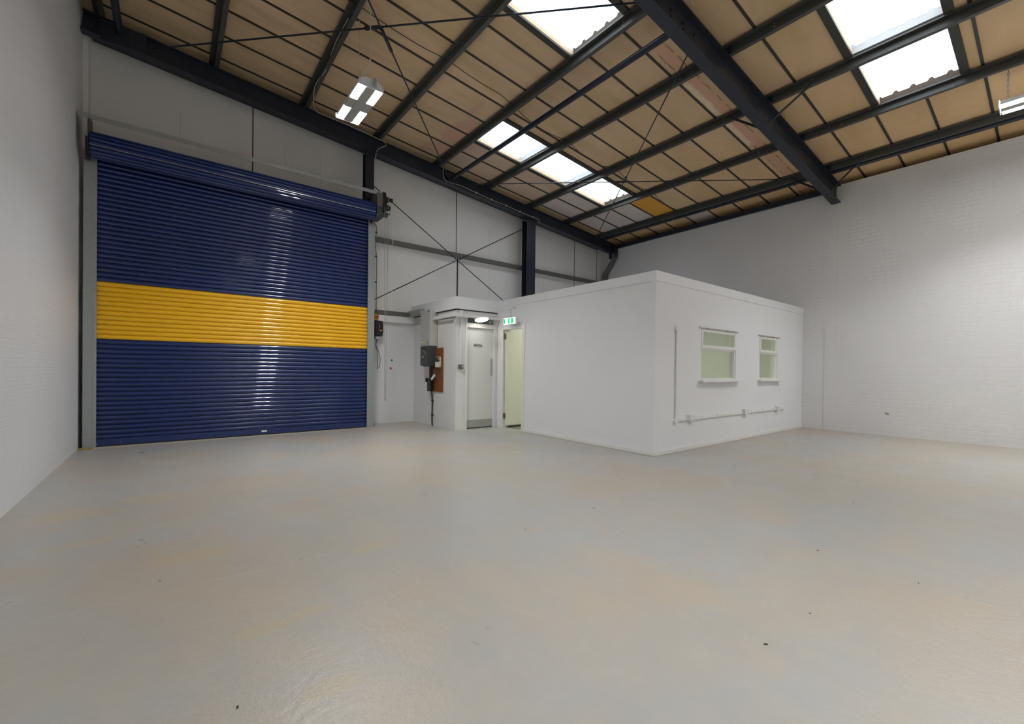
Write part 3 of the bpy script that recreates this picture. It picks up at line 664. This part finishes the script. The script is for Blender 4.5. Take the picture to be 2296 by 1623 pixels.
b = B(); box(b, 4.190, 4.283, 7.112, LY, 1.148, 1.234, .006); obj('switch_box', b, M['girt'], sw)
b = B(); box(b, 4.243, 4.263, 7.106, 7.112, 1.175, 1.215, .002); obj('rocker', b, 'white', sw)
b = B(); rod(b, (4.235, 7.135, 1.234), (4.235, 7.135, 2.118), .010, 10); box(b, 4.222, 4.248, 7.13, LY, 1.58, 1.60)
tag(obj('conduit', b, 'trim'), 'thin white conduit rising from the grey light switch to the trunking', 'pipe')
# electrical intake on the lobby side wall
et = thing('steel_trunking', 'tall light grey steel cable trunk above the dark switch', 'trunking', (4.07, 8.13, 1.98))
b = B(); box(b, 3.995, LX, 7.93, 8.34, 1.605, 2.335, .003); obj('casing', b, 'ltgrey', et)
b = B(); box(b, 3.991, 3.995, 7.97, 8.01, 2.28, 2.305); obj('lock', b, 'black', et)
b = B(); box(b, 3.991, 3.995, 8.24, 8.32, 1.64, 1.70); obj('warning_label', b, 'white', et)
b = B(); box(b, 3.990, 3.991, 8.255, 8.30, 1.645, 1.665); obj('warning_label', b, 'red', et)
b = B(); rod(b, (3.995, 8.15, 1.665), (3.991, 8.15, 1.665), .025, 14); obj('round_label', b, 'yel', et)
b = B(); box(b, 3.991, 3.995, 8.0, 8.045, 1.64, 1.70); obj('small_label', b, M['galv'], et)
b = B(); box(b, 3.975, 4.07, 8.342, YB - .002, 2.27, 2.375); tag(obj('cable_tray', b, 'galv'), 'grey steel tray box running back from the trunk to the rear wall', 'tray')
mw = thing('mains_switch', 'dark grey mains switch cabinet with a lever on the lobby side wall', 'switch', (4.04, 8.07, 1.4))
b = B(); box(b, 3.945, LX, 7.90, 8.245, 1.205, 1.60, .005); obj('cabinet', b, 'darkgrey', mw)
b = B(); box(b, 3.940, 3.945, 7.905, 8.23, 1.215, 1.59); obj('cabinet_door', b, 'darkgrey', mw)
b = B(); rod(b, (3.93, 8.08, 1.53), (3.925, 7.94, 1.42), .009, 8); obj('lever', b, 'chrome', mw)
b = B(); rod(b, (3.94, 8.08, 1.535), (3.915, 8.08, 1.535), .016, 10); obj('lever_boss', b, 'black', mw)
b = B(); rod(b, (3.941, 8.12, 1.385), (3.937, 8.12, 1.385), .024, 14); obj('round_label', b, 'yel', mw)
b = B(); box(b, 3.97, 4.0, 8.13, 8.17, 1.19, 1.205); box(b, 3.97, 4.0, 8.0, 8.03, 1.19, 1.205); parts('gland', b, 'black', mw)
b = B(); box(b, 4.118, LX, 7.625, 8.20, .69, 1.56, .003); tag(obj('meter_board', b, 'wood'), 'brown wooden backing board behind the electricity meter', 'board')
b = B(); box(b, 4.13, LX - .001, 7.88, 7.895, 1.55, 2.25); tag(obj('yellow_cable', b, mat('ochre_cable', (.35, .22, .03), .6)), 'ochre cable running up beside the grey trunk', 'cable')
me_ = thing('electricity_meter', 'cream electricity meter with a dark display on the brown board', 'meter', (4.09, 7.74, 1.27))
b = B(); box(b, 4.055, 4.118, 7.68, 7.82, 1.175, 1.385, .006); obj('meter_case', b, 'cream', me_)
b = B(); box(b, 4.046, 4.08, 7.675, 7.80, 1.285, 1.375, .003); obj('display_panel', b, 'darkgrey', me_)
b = B(); box(b, 4.05, 4.075, 7.672, 7.676, 1.33, 1.35); obj('display', b, 'yel', me_)
b = B(); box(b, 4.045, 4.06, 7.69, 7.80, 1.18, 1.275, .004); obj('terminal_cover', b, 'white', me_)
b = B()
tube(b, smoothpath([(4.08, 7.75, 1.175), (4.07, 7.76, 1.06), (4.08, 7.86, .99), (4.08, 7.92, 1.06), (4.08, 7.95, 1.15)]), .005)
tube(b, smoothpath([(4.08, 7.70, 1.175), (4.06, 7.72, 1.08), (4.07, 7.80, .98), (4.07, 7.93, 1.01), (4.07, 7.98, 1.10)]), .005)
tube(b, smoothpath([(4.09, 7.78, 1.175), (4.08, 7.86, 1.10), (4.08, 7.96, 1.12), (4.08, 8.0, 1.205)]), .005)
tag(obj('meter_tails', b, 'gcable', None, True), 'thin grey wires looping under the electricity meter', 'cable')
b = B(); sweep(b, [(-.003, -.025), (.003, -.025), (.003, .025), (-.003, .025)], (4.06, 7.83, 1.03), (4.04, 7.94, .93)); tag(obj('paper_tag', b, 'white'), 'white paper tag hanging from the meter wires', 'tag')
cu_ = thing('cut_out', 'small black service fuse box at the lower end of the brown board', 'fuse box', (4.08, 8.05, .8))
b = B(); box(b, 4.035, 4.118, 7.97, 8.12, .695, .88, .006); box(b, 4.045, 4.118, 7.985, 8.12, .88, .955, .006); obj('fuse_case', b, 'black', cu_)
b = B(); box(b, 4.04, 4.118, 8.16, 8.205, .875, .955, .004); obj('terminal_block', b, 'black', cu_)
b = B(); tube(b, smoothpath([(4.10, 8.05, 1.20), (4.10, 8.06, 1.08), (4.10, 8.05, .95)]), .02); tag(obj('service_cable', b, 'black', None, True), 'short thick black cable between mains switch and fuse box', 'cable')
b = B(); tube(b, smoothpath([(4.10, 8.05, .70), (4.11, 8.03, .55), (4.12, 8.045, .4), (4.12, 8.055, .2), (4.115, 8.04, .08), (4.115, 8.03, .0)]), .013)
for z in (.50, .21): box(b, 4.10, LX, 8.01, 8.075, z - .012, z + .012, .003)
tag(obj('supply_cable', b, 'black', None, True), 'black supply cable rising from the floor to the fuse box', 'cable')

# ---------------------------------------------------------------- office block
W = .12
b = B()      # side wall with doorway y 6.33..6.95, z..1.945
box(b, OX, OX + W, OY + W, 6.33, 0, OZ - .01); box(b, OX, OX + W, 6.95, LY - .0, 0, OZ - .01); box(b, OX, OX + W, 6.33, 6.95, 1.945, OZ - .01)
struct('wall_office_side', b, 'plaster')
b = B(); WIN = [(6.262, 7.373), (8.283, 9.065)]; z0, z1 = 1.02, 1.81
xx = [OX] + [v for w in WIN for v in w] + [XR]
for i in range(0, 6, 2): box(b, xx[i], xx[i + 1], OY, OY + W, 0, OZ - .01)
for w in WIN: box(b, w[0], w[1], OY, OY + W, 0, z0); box(b, w[0], w[1], OY, OY + W, z1, OZ - .01)
struct('wall_office_front', b, 'plaster')
b = B(); box(b, OX + .01, XR, OY + .01, YB, 2.38, 2.50); struct('ceiling_office', b, 'plaster')
b = B(); box(b, OX - .012, OX, OY - .012, LY - .04, 2.372, OZ); box(b, OX, XR, OY - .012, OY, 2.372, OZ); struct('trim_%d' % k, b, 'plaster'); k += 1
b = B(); box(b, OX - .012, OX, OY - .001, OY + .075, .058, 2.372); struct('trim_%d' % k, b, 'plaster'); k += 1
b = B(); box(b, OX - .016, OX, OY - .016, 6.28, 0, .058, .004); struct('baseboard_office_side', b, 'trim')
b = B(); box(b, OX - .0, XR, OY - .016, OY, 0, .058, .004); struct('baseboard_office_front', b, 'trim')
b = B(); box(b, OX + W, XR, OY + W, YB, 0, .004); struct('floor_office', b, 'offfloor')
b = B(); box(b, OX + W, 7.2, 7.06, 7.12, 0, 2.38); struct('wall_corridor', b, 'plaster')
# office door, swung open inward
d2 = senm('door_2', (OX, 6.64, 0))
b = B()
box(b, OX - .014, OX + W, 6.262, 6.345, 0, 2.02); box(b, OX - .014, OX + W, 6.935, 7.11, 0, 1.96); box(b, OX - .012, OX + W, 6.345, 6.935, 1.925, 1.955)
obj('door_frame', b, 'trim', d2)
b = B(); box(b, OX + .03, OX + .80, 6.885, 6.925, .05, 1.915, .002); obj('door_leaf', b, 'cream_door', d2)
for z in (1.80, .24): b = B(); box(b, OX + .005, OX + .04, 6.888, 6.934, z - .05, z + .05, .003); rod(b, (OX + .012, 6.885, z - .05), (OX + .012, 6.885, z + .05), .009, 8); obj('hinge', b, 'brass', d2)
b = B(); rod(b, (OX + .45, 6.885, 1.0), (OX + .45, 6.879, 1.0), .010, 10); obj('door_stud', b, 'yel', d2)
# windows
for n, (xa, xb) in enumerate(WIN):
    w = senm('window_%d' % (len(RL) + 1 + n), ((xa + xb) / 2, OY, 1.4))
    f = B(); y0, y1 = OY + .015, OY + .075; t_ = .028
    box(f, xa, xa + t_, y0, y1, z0, z1); box(f, xb - t_, xb, y0, y1, z0, z1); [box(f, xa + t_, xb - t_, y0, y1, q0, q1) for q0, q1 in ((z0, z0 + .03), (z1 - t_, z1), (1.485, 1.515))]
    obj('window_frame', f, 'trim', w)
    f = B(); za, zb_ = 1.512, z1 - .012; ya, yb = OY - .004, OY + .04
    box(f, xa + .012, xa + .055, ya, yb, za, zb_); box(f, xb - .055, xb - .012, ya, yb, za, zb_); box(f, xa + .055, xb - .055, ya, yb, za, za + .045); box(f, xa + .055, xb - .055, ya, yb, zb_ - .04, zb_)
    obj('top_light_sash', f, 'trim', w)
    f = B(); box(f, xa + .05, xb - .05, OY + .02, OY + .024, za + .04, zb_ - .035); obj('pane', f, 'glass', w)
    f = B(); box(f, xa + .02, xb - .02, OY + .045, OY + .049, z0 + .025, 1.49); obj('pane', f, 'glass', w)
    f = B(); box(f, xa - .075, xb + .075, OY - .035, OY + .015, 1.818, 1.838, .003); obj('head_board', f, 'trim', w)
    f = B(); box(f, xa - .075, xb + .075, OY - .085, OY + .05, .985, 1.015, .006); box(f, xa + .0, xb, OY - .03, OY + .02, 1.012, 1.028); obj('window_sill', f, 'trim', w)
    f = B()
    for u in (.15, .72): box(f, xa + (xb - xa) * u, xa + (xb - xa) * u + .015, OY - .012, OY, 1.808, 1.818)
    parts('stay', f, 'brass', w)
# surface conduit and sockets
cd = thing('surface_conduit', 'white surface conduit running down and along the front of the office', 'conduit', (5.57, OY, 1.1))
b = B(); rod(b, (5.567, OY - .014, .46), (5.567, OY - .014, 1.76), .0125, 12); obj('riser_pipe', b, 'trim', cd, True)
b = B(); sweep(b, [(-.011, -.016), (.011, -.016), (.011, .016), (-.011, .016)], (5.60, OY - .013, .452), (9.33, OY - .013, .452)); obj('low_trunking', b, 'trim', cd)
for z, r_ in ((1.755, .032), (.445, .04)): b = B(); rod(b, (5.567, OY, z), (5.567, OY - .032, z), r_, 20); obj('round_box', b, 'white', cd, True)
b = B()
for z in (1.30, .78): box(b, 5.548, 5.586, OY - .03, OY, z - .008, z + .008)
for x in (6.3, 6.75, 7.2, 7.95, 8.45, 9.2): box(b, x - .008, x + .008, OY - .027, OY, .428, .478)
parts('saddle_clip', b, 'white', cd)
b = B(); rod(b, (9.30, OY, .452), (9.30, OY - .03, .452), .028, 16); rod(b, (9.30, OY - .02, .455), (9.30, OY - .02, .40), .012, 8); obj('end_box', b, 'white', cd, True)
sk = thing('double_socket', 'white double wall socket nearest the office corner', 'socket', (5.96, OY, .47), 'double sockets on the office front')
b = B(); box(b, 5.885, 6.035, OY - .048, OY, .425, .515, .004); obj('back_box', b, 'white', sk)
b = B(); box(b, 5.883, 6.037, OY - .056, OY - .048, .423, .517, .003); obj('face_plate', b, 'trim', sk)
b = B()
for x in (5.925, 5.995): box(b, x - .004, x + .004, OY - .0575, OY - .056, .475, .485); box(b, x - .013, x - .006, OY - .0575, OY - .056, .45, .456); box(b, x + .006, x + .013, OY - .0575, OY - .056, .45, .456)
parts('pin_hole', b, 'darkgrey', sk)
b = B()
for x in (5.945, 5.975): box(b, x - .006, x + .006, OY - .060, OY - .056, .488, .505)
parts('rocker', b, 'white', sk)
copytree(sk, (1.74, 0, .0), 'white double wall socket below the gap between the office windows'); copytree(sk, (3.08, 0, 0), 'white double wall socket farthest from the office corner')
# exit sign
ex = thing('exit_sign', 'green illuminated exit sign hanging above the open office door', 'sign', (4.93, 6.56, 2.1))
XS = 4.94
b = B(); box(b, XS, XS + .06, 6.385, 6.745, 1.998, 2.122, .008); obj('sign_body', b, 'white', ex)
b = B(); box(b, XS - .003, XS, 6.39, 6.74, 2.003, 2.117); obj('sign_face', b, 'signw', ex)
b = B(); box(b, XS - .005, XS - .003, 6.69, 6.735, 2.012, 2.108); box(b, XS - .005, XS - .003, 6.44, 6.615, 2.012, 2.108); parts('green_field', b, 'signg', ex)
b = B()      # arrow and running figure, in white
plate(b, [(6.535, 2.10), (6.505, 2.065), (6.522, 2.065), (6.522, 2.022), (6.548, 2.022), (6.548, 2.065), (6.565, 2.065)], XS - .0065, XS - .005); obj('arrow', b, 'signw', ex)
b = B(); rod(b, (XS - .0035, 6.655, 2.092), (XS - .0055, 6.655, 2.092), .010, 12)
for p, q in (((6.652, 2.08), (6.645, 2.052)), ((6.645, 2.052), (6.66, 2.035)), ((6.66, 2.035), (6.652, 2.016)), ((6.645, 2.052), (6.63, 2.036)), ((6.652, 2.078), (6.632, 2.066)), ((6.652, 2.078), (6.672, 2.064))):
    rod(b, (XS - .004, *p), (XS - .004, *q), .0035, 6)
obj('running_figure', b, 'signg', ex)
b = B()
for y in (6.545, 6.575): rod(b, (XS + .03, y, 2.12), (XS + .03, y, 2.325), .002, 6)
parts('hanger', b, 'galv', ex)
b = B(); box(b, XS - .0, OX - .001, 6.54, 6.58, 2.32, 2.345, .003); rod(b, (XS + .03, 6.56, 2.31), (XS + .03, 6.56, 2.352), .022, 12); obj('bracket', b, 'white', ex)
b = B(); box(b, OX - .02, OX, 6.56, 7.10, 2.305, 2.345, .004); tag(obj('mini_trunking', b, 'trim'), 'short white trunking feeding the hanging exit sign', 'trunking')

# ---------------------------------------------------------------- lamps
def highbay(x, y0, label):
    z = 4.60; L = .93; x0, x1, y1 = x - .15, x + .15, y0 + L
    t_ = thing('highbay_lamp', label, 'lamp', (x, y0 + L / 2, z), 'hanging four-strip factory lamps')
    b = B(); box(b, x0 + .092, x1 - .092, y0 + .01, y1 - .01, z - .0035, z + .06)
    for s in (x0 + .045, x1 - .045): box(b, s - .044, s + .044, y0 + .35, y1 - .35, z - .003, z + .04)
    obj('lamp_tray', b, 'lampgrey', t_)
    b = B(); prof = [(-.15, .012), (.15, .012), (.15, .05), (.06, .10), (-.06, .10), (-.15, .05)]
    A = [b.verts.new((x + a, y0 + .01, z + c)) for a, c in prof]; C_ = [b.verts.new((x + a, y1 - .01, z + c)) for a, c in prof]
    for i in range(1, 6): b.faces.new((A[i], A[(i + 1) % 6], C_[(i + 1) % 6], C_[i]))
    obj('housing', b, 'lampwhite', t_)
    for s in (x0 + .045, x1 - .045):
        for ya, yb in ((y0 + .012, y0 + .345), (y1 - .345, y1 - .012)):
            b = B(); box(b, s - .043, s + .043, ya, yb, z - .004, z + .008); obj('led_panel', b, 'led', t_)
            ld = bpy.data.lights.new('led_light', 'AREA'); ld.shape = 'RECTANGLE'; ld.size = .084; ld.size_y = yb - ya - .004; ld.energy = 13; ld.color = (.98, .985, .97); ld.spread = R(118)
            lo = bpy.data.objects.new('led_light', ld); COL.objects.link(lo); lo.parent = t_; lo.location = (s - t_.location.x, (ya + yb) / 2 - t_.location.y, z - .0055 - t_.location.z)
    for yy, s in ((y0, -1), (y1, 1)):
        b = B(); pr = [(-.155, -.004), (.155, -.004), (.155, .055), (.065, .112), (-.065, .112), (-.155, .055)]
        A = [b.verts.new((x + a, yy, z + c)) for a, c in pr]; C_ = [b.verts.new((x + a, yy + .01 * s, z + c)) for a, c in pr]
        for i in range(6): b.faces.new((A[i], A[(i + 1) % 6], C_[(i + 1) % 6], C_[i]))
        b.faces.new(A); b.faces.new(C_[::-1]); ep = obj('end_plate', b, 'lampwhite', t_)
        b = B()
        for a, c in ((-.14, .03), (-.14, .045), (.14, .03), (.14, .045), (-.06, .09), (.06, .09), (-.08, .015), (.08, .015)): rod(b, (x + a, yy + .01 * s, z + c), (x + a, yy + .013 * s, z + c), .004, 6)
        parts('screw_head', b, 'darkgrey', ep)
    b = B(); rod(b, (x + .035, y0 - .045, z + .005), (x + .035, y0 - .045, z + .085), .022, 16); bmesh.ops.create_uvsphere(b, u_segments=14, v_segments=8, radius=.023, matrix=Matrix.Translation((x + .035, y0 - .045, z + .088)))
    box(b, x + .02, x + .05, y0 - .03, y0 - .009, z + .03, z + .07); obj('sensor', b, 'lampgrey', t_, True)
    return t_
l1 = highbay(1.905, 5.42, 'lit four-strip lamp hanging left of centre in front of the rear wall')
zr = ceil(1.905, 5.9)
b = B(); rod(b, (1.905, 5.88, 4.70), (1.905, 5.88, zr), .004, 6); rod(b, (1.905, 5.48, 4.71), (1.908, 5.50, 4.98), .0025, 6); rod(b, (1.92, 5.5, 4.98), (1.92, 5.5, zr), .006, 8)
for z in (5.0, 5.25, 5.45, 5.62): box(b, 1.911, 1.929, 5.492, 5.508, z, z + .008)
tube(b, smoothpath([(1.80, 5.49, 4.71), (1.84, 5.49, 4.82), (1.90, 5.5, 4.93), (1.918, 5.5, 5.0)]), .0045)
obj('suspension', b, 'cable', l1)
l2 = highbay(8.40, -.36, 'lit four-strip lamp cut off by the right edge of the photo')
for yy in (.50, -.30):
    b = B(); chain(b, (8.36, yy, 4.71), (8.36, yy, ceil(8.36, 5.90)), .05, .006)
    obj('suspension_chain', b, 'galv', l2)
for x, y, lab in ((1.905, -.2, 'added unseen four-strip lamp behind the camera on the left'), (1.905, -5.0, 'added unseen four-strip lamp far behind the camera on the left'),
                  (8.40, -5.0, 'added unseen four-strip lamp far behind the camera on the right')):
    r_ = copytree(l1, (x - 1.905, y - 5.42, 0), lab) if x < 5 else copytree(l2, (0, y + .36, 0), lab)  # unseen lamps, copied from the visible ones and added for their light

# ---------------------------------------------------------------- cables on the steelwork
def onrear(pts, r, m, lab, name='cable'):
    b = B(); tube(b, smoothpath(pts, 5), r); return tag(obj(name, b, m, None, True), lab, 'cable')
onrear([(1.80, 6.0, 5.76), (1.80, 6.6, 5.77), (1.83, 7.2, 5.72), (1.80, 7.7, 5.73), (1.87, 8.1, 5.67), (1.92, 8.32, 5.72), (1.99, 8.41, 5.70), (2.06, 8.41, 5.68), (2.6, 8.41, 5.64), (3.10, 8.40, 5.58), (3.22, 8.38, 5.545), (3.245, 8.38, 5.49), (3.17, 8.40, 5.44), (3.10, 8.46, 5.38), (3.078, 8.5, 5.2)], .0055, 'cable', 'pale cable running down a purlin and along the rear beam left of centre')
b = B(); P_ = [(4.47, 8.30, 5.44), (4.50, 8.40, 5.34), (4.55, 8.41, 5.21), (4.70, 8.41, 5.175), (4.95, 8.41, 5.185)] + [(4.95 + .42 * i, 8.415, ceil(4.95 + .42 * i, 5.655) + (.006 if i % 2 else -.004)) for i in range(1, 6)] + [(7.16, 8.41, 4.96), (7.23, 8.41, 4.93), (7.22, 8.41, 4.86)]
tube(b, smoothpath(P_, 5), .0055)
for i in range(1, 6): box(b, 4.94 + .42 * i, 4.955 + .42 * i, 8.41, 8.43, ceil(4.95 + .42 * i, 5.65), ceil(4.95 + .42 * i, 5.685))
tag(obj('cable', b, 'cable', None, True), 'pale clipped cable along the rear beam right of centre', 'cable')
def cat(x, sag, y=5.87): return (x, y, ceil(x, 5.985) - sag)
pts = []
xs_ = [-.73 + 1.3 * i for i in range(9)]
for i in range(1, 8):
    a = PUR[i] - .06; c_ = PUR[i + 1] - .06
    for u in (0, .25, .5, .75): pts.append(cat(a + (c_ - a) * u, .02 + .10 * 4 * u * (1 - u) * (1.0 if i > 3 else .3), 5.75 + .05 * math.sin(i * 1.7) + .018 * (a - 1.8)))
b = B(); tube(b, smoothpath(pts, 4), .006, 6); tag(obj('slack_cable', b, 'black', None, True), 'thin black cable sagging from purlin to purlin under the ceiling', 'cable')
b = B(); rod(b, (9.65, 6.15, 4.62), (9.65, 6.15, 4.955), .003, 6); tag(obj('pull_cord', b, 'cable'), 'fine pale cord hanging from the lowest purlin', 'cord')
# downpipe
dp = thing('downpipe', 'grey cranked rainwater pipe in the far right corner above the office', 'pipe', (10.24, 8.7, 2.5))
b = B(); tube(b, [(10.24, 8.80, 2.50), (10.24, 8.80, 4.02), (10.24, 8.79, 4.08), (10.24, 8.50, 4.42), (10.24, 8.47, 4.50), (10.24, 8.47, 4.62)], .073, 18); obj('pipe_run', b, 'pvc', dp, True)
b = B()
for z in (3.96, ): rod(b, (10.24, 8.80, z), (10.24, 8.80, z + .07), .081, 18)
rod(b, (10.24, 8.47, 4.48), (10.24, 8.47, 4.55), .081, 18); obj('pipe_collar', b, 'pvc', dp, True)

# ---------------------------------------------------------------- floor litter
for (x, y, s) in ((1.96, .78, .011), (3.26, .99, .007), (3.2, .49, .007), (2.38, .75, .006), (.18, 1.74, .009), (1.99, 2.43, .006), (4.24, 2.23, .006), (4.74, 1.17, .008), (6.36, .57, .008), (4.66, 1.52, .007), (4.06, 3.29, .008), (-.04, 3.02, .006)):
    b = B(); bmesh.ops.create_icosphere(b, subdivisions=1, radius=s, matrix=Matrix.Translation((x, y, .002)) @ Matrix.Rotation(random.random() * 3, 4, 'Z') @ Matrix.Diagonal((1, .45, .3, 1)))
    tag(obj('debris_crumb', b, 'debris'), 'tiny dark crumb of debris lying on the bare grey floor', 'debris', 'crumbs scattered on the floor')
b = B(); box(b, XR - .0015, XR + .001, 2.03, 2.08, .385, .42); box(b, XR - .0015, XR + .001, 2.05, 2.10, .41, .43)
tag(obj('scuff_patch', b, mat('brown_scuff', (.52, .40, .32), .8)), 'small brown scuff low on the white right wall', 'mark')

# ---------------------------------------------------------------- light
w = bpy.data.worlds.new('overcast'); SC.world = w; w.use_nodes = True
w.node_tree.nodes['Background'].inputs[0].default_value = (.90, .95, 1, 1); w.node_tree.nodes['Background'].inputs[1].default_value = 4.5
def area(name, loc, sx, sy, power, col, rot=(0, 0, 0)):
    ld = bpy.data.lights.new(name, 'AREA'); ld.shape = 'RECTANGLE'; ld.size = sx; ld.size_y = sy; ld.energy = power; ld.color = col
    o = bpy.data.objects.new(name, ld); COL.objects.link(o); o.location = loc; o.rotation_euler = rot
area('office_fill_light', (7.7, 5.6, 2.36), .6, 1.2, 55, (.93, 1, .66))  # added fill without a fixture, stands in for an unseen office lamp
area('corridor_fill_light', (5.75, 6.3, 2.36), .3, .3, 4.5, (1, .985, .88))  # added fill inside the doorway, stands in for an unseen corridor lamp

# ---------------------------------------------------------------- camera
yaw, pitch, roll = .680167441, -.00657069730, .0111853861
F, cx, cy_ = 979.679974, 1175.48353, 835.030480
f = Vector((math.sin(yaw) * math.cos(pitch), math.cos(yaw) * math.cos(pitch), math.sin(pitch)))
r = Vector((math.cos(yaw), -math.sin(yaw), 0)); u = r.cross(f)
r2 = r * math.cos(roll) + u * math.sin(roll); u2 = -r * math.sin(roll) + u * math.cos(roll)
cam = bpy.data.cameras.new('camera'); co = bpy.data.objects.new('camera', cam); COL.objects.link(co)
mw_ = Matrix((r2, u2, -f)).transposed().to_4x4(); mw_.translation = Vector((0, 0, 1.15)); co.matrix_world = mw_
cam.sensor_fit = 'HORIZONTAL'; cam.sensor_width = 36; cam.lens = F / 2296 * 36
cam.shift_x = (1148 - cx) / 2296; cam.shift_y = (cy_ - 811.5) / 2296; cam.clip_start = .05; cam.clip_end = 100
SC.camera = co
vs = SC.view_settings; vs.view_transform = 'Standard'; vs.look = 'None'; vs.gamma = 1; vs.use_curve_mapping = False; vs.exposure = 0.12
